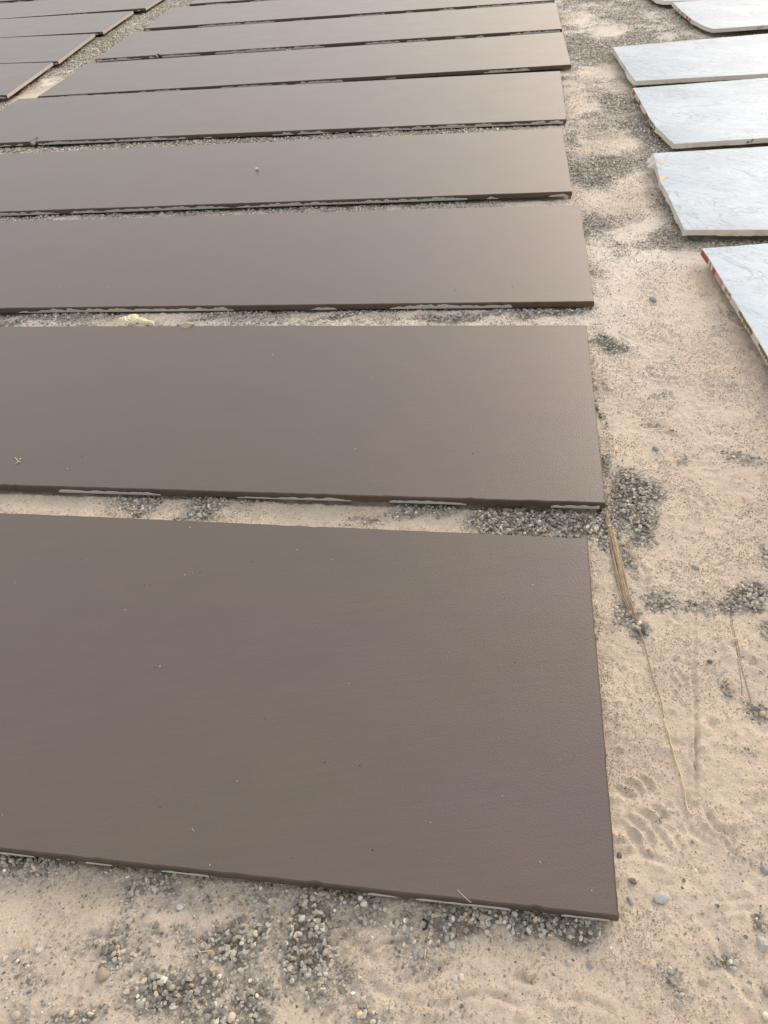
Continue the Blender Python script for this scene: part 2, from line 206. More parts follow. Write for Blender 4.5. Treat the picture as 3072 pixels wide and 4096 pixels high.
def simple(name, c, rough=.7, var=.25, scale=60, bump=.3, bd=.001, spec=.3):
    k = NT(name); o = k.obj(); n = k.noise(o, scale, 5, .6)
    k.link(k.mix(n, tuple(v*(1-var) for v in c), tuple(v*(1+var) for v in c)), k.b.inputs['Base Color'])
    k.b.inputs['Roughness'].default_value = rough; k.b.inputs['Specular IOR Level'].default_value = spec
    k.link(k.bump(n, bump, bd), k.b.inputs['Normal']); return k.m

# ground: pale sand, greyer and darker where it is mixed with gravel
k = NT('sandy_ground'); o = k.obj()
at = k.new('ShaderNodeAttribute', attribute_name='gravel_mix'); gm = at.outputs['Fac']
n1 = k.noise(o, 2.2, 4, .55); n2 = k.noise(o, 34, 6, .62); n3 = k.noise(o, 230, 5, .7); n4 = k.noise(o, 900, 2, .6)
sand = k.mix(n1, (.66,.535,.395), (.76,.63,.48))
sand = k.mix(k.ramp(n2,[(.32,0),(.72,1)]), k.mix(.4,sand,(.50,.415,.33)), sand)
sand = k.mix(k.ramp(n3,[(.54,0),(.68,1)]), sand, k.mix(.45,sand,(.26,.21,.165)))
sand = k.mix(k.ramp(k.noise(o, 7.5, 5, .65),[(.42,0),(.66,.75)]), sand, k.mix(.45,sand,(.42,.35,.275)))
far_br = k.new('ShaderNodeAttribute', attribute_name='far_bright')
sand = k.mix(far_br.outputs['Fac'], sand, k.mix(.6,sand,(.84,.76,.66)))  # brightness of the grazing far view put into the sand colour
sand = k.mix(k.ramp(n4,[(.62,0),(.80,.45)]), sand, (.55,.50,.42))
vor = k.new('ShaderNodeTexVoronoi'); vor.inputs['Scale'].default_value = 115; vor.inputs['Randomness'].default_value = 1; k.link(o, vor.inputs['Vector'])
gcol = k.mix(vor.outputs['Color'], (.13,.125,.12), (.33,.31,.285))
bw = k.new('ShaderNodeRGBToBW'); k.link(vor.outputs['Color'], bw.inputs[0])
gcol = k.ramp(bw.outputs[0], [(.15,(.27,.255,.235)),(.5,(.45,.425,.385)),(.8,(.62,.585,.52))])
gcol = k.mix(k.ramp(vor.outputs['Distance'],[(.3,0),(.75,.75)]), gcol, (.22,.19,.155))
far_br0 = k.new('ShaderNodeAttribute', attribute_name='far_bright')
gcol = k.mix(k.math('MULTIPLY', k.ramp(gm,[(.62,0),(.95,.75)]), k.math('SUBTRACT', 1.0, far_br0.outputs['Fac'])), gcol, (.075,.066,.056))  # shade in the gaps of dense gravel painted in, fading out far off
mask = k.math('ADD', gm, k.math('MULTIPLY', k.math('SUBTRACT', n2, .5), .5))
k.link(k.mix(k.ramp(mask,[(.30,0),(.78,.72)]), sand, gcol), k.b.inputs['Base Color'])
k.b.inputs['Roughness'].default_value = .92; k.b.inputs['Specular IOR Level'].default_value = .18
gh = k.mix(k.ramp(mask,[(.38,0),(.62,1)]), (0,0,0), k.ramp(vor.outputs['Distance'],[(0,1),(.7,0)]))
b1 = k.bump(gh, .8, .004); n5 = k.noise(o, 110, 4, .65); b2 = k.bump(n2, .3, .004, b1); b2 = k.bump(n5, .75, .0045, b2); b3 = k.bump(n3, .9, .0032, b2)
k.link(k.bump(n4, .5, .0007, b3), k.b.inputs['Normal']); M_GROUND = k.m

# stones (instance colour or object colour)
def stone_mat(name, inst):
    k = NT(name); o = k.obj()
    if inst:
        a = k.new('ShaderNodeAttribute', attribute_name='stone_col', attribute_type='INSTANCER'); base = a.outputs['Color']
    else:
        oi = k.new('ShaderNodeObjectInfo'); base = oi.outputs['Color']
    n = k.noise(o, 2.3 if inst else 160, 5, .6); n2 = k.noise(o, 9 if inst else 500, 3, .6)
    cc = k.mix(k.ramp(n,[(.3,0),(.7,1)]), k.mix(.25,base,(.12,.115,.11)), base)
    cc = k.mix(k.ramp(n2,[(.5,0),(.8,.35)]), cc, (.50,.43,.35))
    k.link(cc, k.b.inputs['Base Color']); k.b.inputs['Roughness'].default_value = .85; k.b.inputs['Specular IOR Level'].default_value = .25
    k.link(k.bump(n2, .35, .1 if inst else .0012), k.b.inputs['Normal']); return k.m
M_STONE_I = stone_mat('gravel_stone', True); M_STONE = stone_mat('loose_stone', False)

# brown matt slab face
def brown_top(name, stain=None):
    k = NT(name); o = k.obj(); oi = k.new('ShaderNodeObjectInfo')
    add = k.new('ShaderNodeVectorMath', operation='ADD'); k.link(o, add.inputs[0])
    sc_ = k.new('ShaderNodeVectorMath', operation='SCALE'); cmb = k.new('ShaderNodeCombineXYZ')
    for i in range(2): k.link(oi.outputs['Random'], cmb.inputs[i])
    k.link(cmb.outputs[0], sc_.inputs[0]); sc_.inputs['Scale'].default_value = 40; k.link(sc_.outputs[0], add.inputs[1]); v = add.outputs[0]
    tint = k.noise(k.mapping(v,(.9,1.8,1)), 1.3, 2, .5, .6)
    streak = k.noise(k.mapping(v,(2.2,34,1)), 3, 5, .65); cloud = k.noise(k.mapping(v,(1,1.6,1)), 5, 5, .6)
    c = k.mix(k.ramp(tint,[(.36,0),(.64,1)]), (.092,.058,.043), (.088,.061,.037))
    c = k.mix(k.ramp(streak,[(.3,0),(.75,1)]), k.mix(1,c,(.93,.93,.93),'MULTIPLY'), k.mix(1,c,(1.07,1.07,1.06),'MULTIPLY'))
    c = k.mix(k.ramp(cloud,[(.35,0),(.75,.5)]), c, k.mix(1,c,(1.16,1.15,1.14),'MULTIPLY'))
    if stain:
        sub = k.new('ShaderNodeVectorMath', operation='DISTANCE'); k.link(o, sub.inputs[0]); sub.inputs[1].default_value = (*stain,0.02)
        d = k.math('ADD', sub.outputs['Value'], k.math('MULTIPLY', k.noise(o, 90, 3), .02))
        c = k.mix(k.ramp(d,[(.014,.75),(.032,0)]), c, (.085,.052,.022))
    k.link(c, k.b.inputs['Base Color'])
    k.link(k.math('ADD', k.math('MULTIPLY', cloud, .10), .29), k.b.inputs['Roughness'])
    k.b.inputs['Specular IOR Level'].default_value = 1.0
    peel = k.noise(k.mapping(v,(.8,1,1)), 270, 4, .6); wav = k.noise(v, 2.5, 3)
    p1 = k.bump(peel, .6, .0010); p2 = k.bump(wav, .12, .01, p1)
    k.link(k.bump(streak, .10, .0006, p2), k.b.inputs['Normal']); return k.m
M_BROWN = brown_top('brown_slab_face')
M_BSIDE = simple('wet_brown_edge', (.080,.058,.038), .55, .4, 40, .3, .001, .4)
M_RAW = simple('raw_grey_edge', (.42,.395,.345), .8, .22, 90, .6, .0015)
M_BEIGE = simple('raw_beige_end', (.50,.43,.36), .85, .18, 50, .5, .0015)

k = NT('white_veined_face'); o = k.obj(); oi = k.new('ShaderNodeObjectInfo')
cmb = k.new('ShaderNodeCombineXYZ'); k.link(k.math('MULTIPLY', oi.outputs['Random'], 31.7), cmb.inputs[0]); k.link(k.math('MULTIPLY', oi.outputs['Random'], 17.1), cmb.inputs[1])
add = k.new('ShaderNodeVectorMath', operation='ADD'); k.link(o, add.inputs[0]); k.link(cmb.outputs[0], add.inputs[1]); v = add.outputs[0]
mv = k.mapping(k.mapping(v, rot=(0,0,math.radians(48))), (1,2.6,1)); mv2 = k.mapping(k.mapping(v, rot=(0,0,math.radians(36))), (1,1.9,1))
def ridge(n, wd, hi): 
    a = k.math('ABSOLUTE', k.math('SUBTRACT', n, .5)); return k.ramp(a, [(0,hi),(wd,0)])
va = ridge(k.noise(mv, 1.7, 5, .62, 1.6), .014, .65); vb = ridge(k.noise(mv2, 5.5, 5, .62, 1.2), .022, .45); vc = ridge(k.noise(mv, 17, 4, .6, .8), .06, .30)
cloud = k.noise(mv2, 2.4, 6, .6)
c = k.mix(k.ramp(cloud,[(.38,0),(.62,1)]), (.33,.41,.48), (.445,.52,.59))
gate = k.ramp(k.noise(v, 2.0, 3),[(.40,0),(.62,1)])
for vv,cc in ((va,(.13,.17,.20)),(vb,(.19,.23,.26)),(vc,(.25,.30,.33))):
    c = k.mix(vv, c, cc)
c = k.mix(k.math('MULTIPLY', gate, ridge(k.noise(mv, 3.6, 7, .72, 1.4), .022, .55)), c, (.26,.31,.35))
k.link(c, k.b.inputs['Base Color']); k.b.inputs['Roughness'].default_value = .5; k.b.inputs['Specular IOR Level'].default_value = .25
M_WHITE = k.m
k = NT('cream_cut_edge'); o = k.obj(); n = k.noise(k.mapping(o,(9,9,60)), 3, 5, .6); n2 = k.noise(o, 7, 4, .6)
c = k.mix(n, (.46,.43,.355), (.66,.61,.51)); c = k.mix(k.ramp(n2,[(.55,0),(.72,.55)]), c, (.34,.24,.13))
c = k.mix(k.ramp(k.noise(o, 3.1, 3),[(.58,0),(.7,.6)]), c, (.30,.33,.32))
k.link(c, k.b.inputs['Base Color']); k.b.inputs['Roughness'].default_value = .75; k.link(k.bump(n, .5, .002), k.b.inputs['Normal']); M_WSIDE = k.m
M_RED = simple('red_paint', (.34,.055,.065), .6, .35, 70, .2, .0006)
M_PINK = simple('faded_red_paint', (.50,.29,.25), .7, .3, 70, .2, .0006)
M_RUST = simple('rust_streak', (.27,.19,.085), .8, .4, 90, .3, .0008)
M_RESIN = simple('yellow_resin', (.50,.43,.20), .5, .2, 60, .4, .001)
M_INK = simple('black_ink', (.03,.03,.03), .6, .1)
M_CHIP = simple('chipped_stone', (.26,.245,.225), .8, .25, 120, .6, .002)
M_FIBRE = simple('straw_fibre', (.33,.235,.155), .75, .35, 120, .3, .0006)
M_STRAW = simple('pale_straw', (.60,.50,.30), .7, .2, 80, .2, .0005)
M_SCRAP = simple('pale_yellow_scrap', (.66,.59,.40), .65, .3, 45, .5, .002)
M_CLAY = simple('sandy_clump', (.40,.32,.24), .9, .25, 150, .8, .002)
M_DARK = simple('charred_bit', (.035,.028,.024), .8, .3)
M_LIGHT = simple('pale_speck', (.66,.62,.55), .7, .2)

# ---------------------------------------------------------------- ground sheet
def axis(a, b, h, lo, hi, g=1.035, cap=None):
    core = list(np.arange(a, b+h*.5, h)); s = h; r = []; x = core[-1]
    while x < hi:
        s = s*g if (cap is None or x > cap[1] or s < cap[2]) else s
        x += s; r.append(x)
    s = h; l = []; x = core[0]
    while x > lo:
        s = s*g if (cap is None or x < cap[0] or s < cap[2]) else s
        x -= s; l.append(x)
    return np.array(l[::-1]+core+r)
ax = axis(-.85, 1.30, .0042, -400, 400, 1.03, (-2.6, 2.8, .014))
ay = list(np.arange(.14, 1.75, .0042)); y = ay[-1]
while y < 9.5: y += .0042*(y/1.75)**1.25; ay.append(y)
s = .05
while y < 600: s *= 1.12; y += s; ay.append(y)
s = .0042; y = .14; lo = []
while y > -60: s *= 1.14; y -= s; lo.append(y)
ay = np.array(lo[::-1]+ay)
GX, GY = np.meshgrid(ax, ay); nx, ny = len(ax), len(ay)
fx, fy = GX.ravel(), GY.ravel()
mfield = gravel_field(fx, fy)
H = height(fx, fy)
def inside(x, y, poly, grow=0.0):
    c = poly.mean(0); m = np.zeros(x.shape, bool); q = poly+(poly-c)/np.linalg.norm(poly-c,axis=1)[:,None]*grow
    j = len(q)-1
    for i in range(len(q)):
        xi, yi = q[i]; xj, yj = q[j]
        t = ((yi > y) != (yj > y)) & (x < (xj-xi)*(y-yi)/(yj-yi+1e-12)+xi); m ^= t; j = i
    return m
for key, dz in (('brown',.010),('left',.006),('white',.008)):      # ground sunk under the slabs so the gaps below them go dark
    for kk, q in D[key].items():
        dpt = .003 if (key == 'brown' and kk == '1') else dz
        H = H-dpt*inside(fx, fy, np.array(q), -.004 if key == 'brown' else -.04)
near = (np.abs(fx) < 6) & (fy < 12) & (fy > -3); H = np.where(near, H, H*.4)
co = np.stack([fx, fy, H], 1).astype(np.float32)
me = bpy.data.meshes.new('ground'); me.vertices.add(nx*ny); me.vertices.foreach_set('co', co.ravel())
ii = (np.arange(ny-1)[:,None]*nx+np.arange(nx-1)[None,:]).ravel()
quads = np.stack([ii, ii+1, ii+nx+1, ii+nx], 1).astype(np.int32)
me.loops.add(quads.size); me.loops.foreach_set('vertex_index', quads.ravel())
me.polygons.add(len(quads)); me.polygons.foreach_set('loop_start', np.arange(0,quads.size,4,dtype=np.int32)); me.polygons.foreach_set('loop_total', np.full(len(quads),4,dtype=np.int32))
me.polygons.foreach_set('use_smooth', np.ones(len(quads),dtype=bool))
me.update(calc_edges=True); a_ = me.attributes.new('gravel_mix','FLOAT','POINT'); a_.data.foreach_set('value', mfield.astype(np.float32))
far_br_ = me.attributes.new('far_bright','FLOAT','POINT'); far_br_.data.foreach_set('value', (sstep(1.1,2.6,fy)*np.clip(.75+1.2*fbm(fx,fy,2.5,3,off=7.7),0,1)).astype(np.float32))  # painted brightness rising with distance, broken up by noise
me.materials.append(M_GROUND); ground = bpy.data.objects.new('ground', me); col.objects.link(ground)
tag(ground, 'pale sandy ground with grey gravel pressed into it', 'ground', kind='structure')

# ---------------------------------------------------------------- slabs
def densify(poly, step, jit, seed):
    r = np.random.default_rng(seed); pts = []; edge = []
    n = len(poly)
    for i in range(n):
        a = np.array(poly[i]); b = np.array(poly[(i+1)%n]); L = np.linalg.norm(b-a); m = max(1,int(L/step)); u = (b-a)/L; nn = np.array([u[1],-u[0]])
        js = r.normal(0, 1, m+1); js = np.convolve(js, [.25,.5,.25], 'same')
        for j in range(m):
            off = 0 if j == 0 else js[j]*jit
            if j and r.random() < .02: off += jit*3
            pts.append(a+u*L*j/m - nn*abs(off)); edge.append(i)
    pts = np.array(pts); w1 = .0016*fbm(pts[:,0],pts[:,1],2.1,2,off=seed)+.0012*fbm(pts[:,0],pts[:,1],11,2,off=seed+5.)
    c0 = pts.mean(0); dv = pts-c0; dv /= np.linalg.norm(dv,axis=1)[:,None]; return pts+dv*w1[:,None], edge
def area2(p): return sum(p[i][0]*p[(i+1)%len(p)][1]-p[(i+1)%len(p)][0]*p[i][1] for i in range(len(p)))
def slab_mesh(name, poly, ztop, th, mats, side_of, bev=.003, step=.014, jit=.0009, seed=1, flare=None, parent=None):
    """poly clockwise or not (made counter-clockwise by caller); side_of(edge index) -> material slot"""
    cx = np.mean([p[0] for p in poly]); cy = np.mean([p[1] for p in poly])
    P, E = densify(poly, step, jit, seed); n = len(P)
    nxt = np.roll(P,-1,0); prv = np.roll(P,1,0); t = nxt-prv; t /= np.linalg.norm(t,axis=1)[:,None]; nor = np.stack([t[:,1],-t[:,0]],1)
    e1 = P-prv; e1 /= np.linalg.norm(e1,axis=1)[:,None]; cosh = np.clip((e1*t).sum(1), .55, 1)
    def ring(off, z):
        q = P+nor*(off/cosh)[:,None]; return np.stack([q[:,0]-cx, q[:,1]-cy, np.full(n,z)],1)
    fl = np.zeros(n) if flare is None else flare(P, E)
    rings = [ring(np.full(n,-bev), 0), ring(np.full(n,-bev*.32), -bev*.30), ring(np.zeros(n), -bev), ring(fl*.5, -th*.55), ring(fl, -th+.0015), ring(fl-.0015, -th)]
    V = np.concatenate(rings); F = [tuple(range(n))]; MI = [0]
    for k_ in range(len(rings)-1):
        for i in range(n):
            j = (i+1)%n; F.append((k_*n+i, (k_+1)*n+i, (k_+1)*n+j, k_*n+j)); MI.append(0 if k_ == 0 and side_of(E[i]) != 1 else side_of(E[i]))
    F.append(tuple(reversed([ (len(rings)-1)*n+i for i in range(n)]))); MI.append(1)
    return mesh_obj(name, V, F, mats, parent, MI), (cx, cy)
def strip_runs(root, a, b, ztop_local, th, seed, cover=.75, hmin=.25, hmax=.8, mat=None, name='raw_edge_patch', off=.0012, step=.006):
    """ragged patches on the vertical edge face from a to b (local xy), outward to the right of a->b"""
    r = np.random.default_rng(seed); a = np.array(a); b = np.array(b); L = np.linalg.norm(b-a); u = (b-a)/L; nn = np.array([u[1],-u[0]])
    s = np.arange(.01, L-.01, step); base = fbm(s, s*0+seed*3.1, 13 if seed == 1 else 5, 3); fine = fbm(s, s*0+seed*7.7, 45, 3)
    thr = np.quantile(base, 1-cover); hh = np.clip((base-thr)*6, 0, 1)**.35*(hmin+(hmax-hmin)*np.clip(.5+fine*.9+base*.5,0,1))
    i = 0; N = len(s)
    while i < N:
        if hh[i] <= .04: i += 1; continue
        j = i
        while j < N and hh[j] > .04: j += 1
        if j-i >= 3:
            V = []; F = []
            for q in range(i, j):
                p = a+u*s[q]; z0 = ztop_local-th+.0008+.0008*fine[q]; z1 = z0+hh[q]*th; o2 = off*(1+.6*fine[q])
                for z, oo in ((z0,.0),(z0+.0004,o2),(z1-.0012,o2),(z1,.0)):
                    pp = p+nn*oo; V.append((pp[0],pp[1],max(z,z0)))
            m = j-i
            for q in range(m-1):
                for e in range(3): A = q*4+e; F.append((A, A+4, A+5, A+1))
            F.append((0,1,2,3)); B_ = (m-1)*4; F.append((B_+3,B_+2,B_+1,B_))
            mesh_obj(name, V, F, mat or M_RAW, root)
        i = j+1
BT, LT, WT = .020, .020, .022
footprints = []
def local(p, c): return (p[0]-c[0], p[1]-c[1])
BL = {1:'large brown stone slab nearest the camera, its front right corner over dark gravel', 2:'brown stone slab with a pale yellow scrap lying at its far edge', 3:'third brown slab, just beyond the one with the yellow scrap',
 4:'brown slab with a small white crumb lying on its face', 5:'greyish brown slab with a triangular notch at the left of its front edge', 6:'brown slab whose right end juts furthest out towards the white slabs',
 7:'brown slab with an angled chip in its front edge near its left end', 8:'far brown slab just beyond the one with the angled chip', 9:'most distant brown slab of the middle row whose left corner shows at the top', 10:'brown slab at the very top edge of the picture, mostly cut off'}
BROWN = {}
for kk in range(1, 10):
    A, B, C, Dd = [list(p) for p in D['brown'][str(kk)]]      # TL TR BR BL
    poly = [Dd, C, B, A]                                       # counter-clockwise, edge 0 = front
    if kk in (5, 7):
        p0, p1 = (G['notch5'] if kk == 5 else G['notch6']); a = np.array(Dd); u = np.array(C)-a; u /= np.linalg.norm(u); nn_ = np.array([-u[1],u[0]])
        s0 = (np.array(p0)-a)@u; d1 = np.array(p1)-a; s1, t1 = d1@u, d1@nn_
        poly = [Dd, list(a+u*s0), list(a+u*s1+nn_*t1), list(a+u*(s0+.035)), C, B, A]; fe = (0, 3)
    else: fe = (0, 0)
    mats = [M_BROWN if kk != 1 else None, M_BSIDE, M_BSIDE]
    if kk == 1:
        cx = np.mean([p[0] for p in poly]); cy = np.mean([p[1] for p in poly])
        mats[0] = brown_top('brown_slab_face_stained', (G['stain'][0]-cx, G['stain'][1]-cy))
    o, c = slab_mesh('brown_slab', poly, 0, BT, mats, lambda e: 1, bev=.0032, seed=kk)
    o.location = (c[0], c[1], .032); tag(o, BL[kk], 'stone slab', 'brown slabs laid side by side in the middle row'); BROWN[kk] = (o, c)
    footprints.append(np.array(poly))
    if kk in (5, 7):
        q = [local(p, c) for p in poly]; strip_runs(o, q[0], q[1], 0, BT, kk, .9); strip_runs(o, q[3], q[4], 0, BT, kk+20, .82 if kk == 5 else .7)
        n0, n1, n2 = q[1], q[2], q[3]
        V = [(n0[0],n0[1],-.003),(n1[0],n1[1],-.0035),(n1[0],n1[1],-BT),(n0[0],n0[1],-BT),((n0[0]*.45+n2[0]*.55),(n0[1]*.45+n2[1]*.55),-.017),((n0[0]*.4+n2[0]*.6),(n0[1]*.4+n2[1]*.6),-BT)]
        mesh_obj('chipped_notch', V, [(0,4,1),(1,4,5),(1,5,2),(0,3,5),(0,5,4),(3,2,5)], M_CHIP, o)
    else:
        strip_runs(o, local(Dd,c), local(C,c), 0, BT, kk, {1:.42,2:.60,3:.62,4:.85,6:.6,8:.6,9:.8}.get(kk,.7), .10 if kk == 1 else .22, {1:.30,2:.5}.get(kk,.72))
LL = {1:'brown slab with a pale cut end, lowest of the row in the top left corner', 2:'second brown slab of the left row, just above the lowest one', 3:'third brown slab of the left row, counting up from the lowest', 4:'fourth brown slab of the left row, its pale corner at the top edge', 5:'farthest brown slab of the left row, a sliver in the extreme top left corner'}
for kk in range(1, 6):
    A, B, C, Dd = D['left'][str(kk)]; poly = [Dd, C, B, A]
    o, c = slab_mesh('brown_slab', poly, 0, LT, [M_BROWN, M_BSIDE, M_BEIGE], lambda e: 2 if e == 1 else 1, bev=.002, seed=kk+40)
    o.location = (c[0], c[1], .045); tag(o, LL[kk], 'stone slab', 'brown slabs in the row at the top left'); footprints.append(np.array(poly))
    strip_runs(o, local(Dd,c), local(C,c), 0, LT, kk+60, .5, .2, .6, M_BEIGE)
WL = {1:'white veined slab with a solid red painted corner, nearest white one', 2:'white veined slab with yellow resin patches and a broken far left corner', 3:'white veined slab with red dashes and black handwriting on its edge',
 4:'white veined slab reaching furthest left, with dark wavy veins', 5:'white slab with a long slanted cut left end and two red stripes on its edge', 6:'farthest white slab, only its ragged bluish corner showing at the top'}
WHITE = {}
for kk in range(1, 7):
    P_ = D['white'][str(kk)]
    if kk == 6: poly = P_
    else: poly = P_
    if area2(poly) < 0: poly = poly[::-1]
    nL = len(P_)-2
    def flare(P, E, kk=kk):
        if kk == 1: return np.zeros(len(P))
        f = .0035*np.clip(fbm(P[:,0],P[:,1],18,4,.6,off=kk)+.1,0,1)*2+.002*np.abs(fbm(P[:,0],P[:,1],70,3,.7,off=kk+3))
        if kk == 2: f = f+.028*(np.abs(P[:,1]-3.235+.02*fbm(P[:,0],P[:,1],40,2)) < .055)*(.75+.6*fbm(P[:,0],P[:,1],60,3))
        if kk == 4: f = f+.012*np.exp(-(np.hypot(P[:,0]-1.635,P[:,1]-4.45)/.11)**2)
        if kk == 6: f = f+.03*np.clip(fbm(P[:,0],P[:,1],9,3)+.3,0,1)
        return np.round(f/.0022)*.0022*(P[:,0] < np.min(P[:,0])+.75)
    o, c = slab_mesh('white_slab', poly, 0, WT, [M_WHITE, M_WSIDE, M_WSIDE], lambda e: 1, bev=.0016, jit=.0011, seed=kk+80, flare=flare)
    o.location = (c[0], c[1], .052); tag(o, WL[kk], 'stone slab', 'white veined slabs in the row on the right'); WHITE[kk] = (o, c, P_)
    footprints.append(np.array(poly))
def side_patches(kk, spans, mat, name, z0=.1, z1=.95, slant=.0, off=.0006, joined=False):
    """vertical marks on the left face; spans = (s0,s1) metres along the left polyline from its far corner"""
    o, c, P_ = WHITE[kk]; pts = np.array(P_[:-2]); seg = np.linalg.norm(np.diff(pts,axis=0),axis=1); cum = np.concatenate([[0],np.cumsum(seg)])
    def at(s):
        i = min(max(np.searchsorted(cum, s)-1,0), len(seg)-1); u = (pts[i+1]-pts[i])/seg[i]; return pts[i]+u*(s-cum[i]), np.array([u[1],-u[0]])
    VV = []; FF = []
    for s0, s1, *zz in spans:
        lo, hi = (zz if zz else (z0, z1)); m = max(1,int((s1-s0)/.012)); V = []
        for q in range(m+1):
            p, nn = at(s0+(s1-s0)*q/m)
            for z in (hi, .66, lo):
                oo = off+(.0042*max(0,(1-z)) if kk != 1 else 0) ; zl = -WT*(1-z); pp = p+nn*oo; V.append((pp[0]-c[0], pp[1]-c[1], zl))
        b0 = len(VV); F = []
        for q in range(m):
            for e in range(2): A = b0+q*3+e; F.append((A, A+3, A+4, A+1))
        VV += V; FF += F
        if not joined: mesh_obj(name, VV, FF, mat, o); VV = []; FF = []
    if joined and VV: tag(mesh_obj(name, VV, FF, mat, o), kind='stuff')
side_patches(1, [(.004,.165,.03,.88)], M_RED, 'red_paint_mark'); side_patches(1, [(.166,.235,.03,.85)], M_PINK, 'faded_paint_mark')
def comb(a, b, n, seed):   # fine drips, several to a centimetre
    r = np.random.default_rng(seed); out = []
    for i in range(n):
        s = a+(b-a)*(i+r.random()*.7)/n; out.append((s, s+.004+r.random()*.010, r.random()*.5+.02, .93))
    return out
side_patches(1, comb(.22,.335,9,1), M_RUST, 'rust_streaks', joined=True)
side_patches(1, comb(.42,.545,9,2)+[(.42,.545,.80,.93)], M_RUST, 'rust_streaks', joined=True, off=.0009)
side_patches(1, comb(.61,.78,12,3)+comb(.9,1.1,9,6)+[(.61,.78,.82,.93)], M_RUST, 'rust_streaks', joined=True, off=.0009)
side_patches(3, [(.02,.075),(.20,.24),(.40,.43),(.435,.455)], M_RED, 'red_paint_mark')
side_patches(3, comb(.45,.62,9,4), M_RUST, 'rust_streaks', joined=True, off=.0009)
side_patches(5, [(.40,.43),(.47,.50)], M_RED, 'red_paint_mark')
side_patches(5, comb(.18,.38,7,5), M_RUST, 'rust_streaks', joined=True, off=.0009)
o2, c2, _p = WHITE[2]
for poly in G['resin']:
    V = [(p[0]-c2[0], p[1]-c2[1], .0012) for p in poly]+[(p[0]-c2[0], p[1]-c2[1], -.001) for p in poly]; n = len(poly)
    mesh_obj('resin_patch', V, [tuple(range(n))]+[(i,(i+1)%n,n+(i+1)%n,n+i) for i in range(n)], M_RESIN, o2)
def ink(kk, txts, s, size, rot, zc):
    o, c, P_ = WHITE[kk]; a = np.array(P_[-3]); b = np.array(P_[-2]); u = (b-a)/np.linalg.norm(b-a); nn = np.array([u[1],-u[0]])
    for t, ds, dz, rt in txts:
        cu = bpy.data.curves.new('handwritten_mark','FONT'); cu.body = t; cu.size = size; cu.extrude = .0002; cu.align_x = 'CENTER'; cu.align_y = 'CENTER'; cu.shear = .2; cu.offset = .0004
        cu.materials.append(M_INK); ob = bpy.data.objects.new('handwritten_mark', cu); col.objects.link(ob); ob.parent = o
        dg = bpy.context.evaluated_depsgraph_get(); tm = bpy.data.meshes.new_from_object(ob.evaluated_get(dg)); bpy.data.objects.remove(ob); ob = bpy.data.objects.new('handwritten_mark', tm); col.objects.link(ob); ob.parent = o
        p = a+u*(s+ds)+nn*.0022
        m = Matrix(((u[0],0,nn[0]),(u[1],0,nn[1]),(0,1,0))).to_4x4() @ Matrix.Rotation(rt,4,'Z')
        m.translation = Vector((p[0]-c[0], p[1]-c[1], zc+dz)); ob.matrix_local = m
def edge_s(kk, pt):
    P_ = WHITE[kk][2]; a = np.array(P_[-3]); b = np.array(P_[-2]); u = (b-a)/np.linalg.norm(b-a); return float((np.array(pt)-a)@u)
ink(3, [('a',0,0,-.2),('3',.015,.003,-.35)], edge_s(3,G['w3txt']), .019, 0, -.011)
ink(5, [('a',0,-.003,.3),('2',.016,.004,-.5)], edge_s(5,G['w5txt']), .018, 0, -.010)

# ---------------------------------------------------------------- gravel and grit
def under_slab(x, y, grow):
    m = np.zeros(x.shape, bool)
    for p in footprints: m |= inside(x, y, p, grow)
    return m
def ico(sub, r, seed, kind):
    import bmesh
    bm = bmesh.new(); bmesh.ops.create_icosphere(bm, subdivisions=sub, radius=1.0)
    g = np.random.default_rng(seed); cuts = g.normal(0,1,(9,3)); cuts /= np.linalg.norm(cuts,axis=1)[:,None]; dd = g.uniform(.45,.80,9) if kind == 'rock' else g.uniform(.68,.95,9)
    for v in bm.verts:
        p = np.array(v.co)
        for n_, d_ in zip(cuts, dd):
            t = p@n_
            if t > d_: p = p-n_*(t-d_)
        p *= 1+.05*g.normal() if kind == 'rock' else 1+.015*g.normal()
        v.co = p*r
    return bm
lib = bpy.data.collections.new('stone_shapes')
for i in range(14):
    bm = ico(2, 1.0, 100+i, 'rock' if i < 12 else 'peb'); me = bpy.data.meshes.new('stone_shape'); bm.to_mesh(me); bm.free(); me.materials.append(M_STONE_I)
    if i >= 12: me.polygons.foreach_set('use_smooth', [True]*len(me.polygons))
    ob = bpy.data.objects.new('stone_shape', me); lib.objects.link(ob)
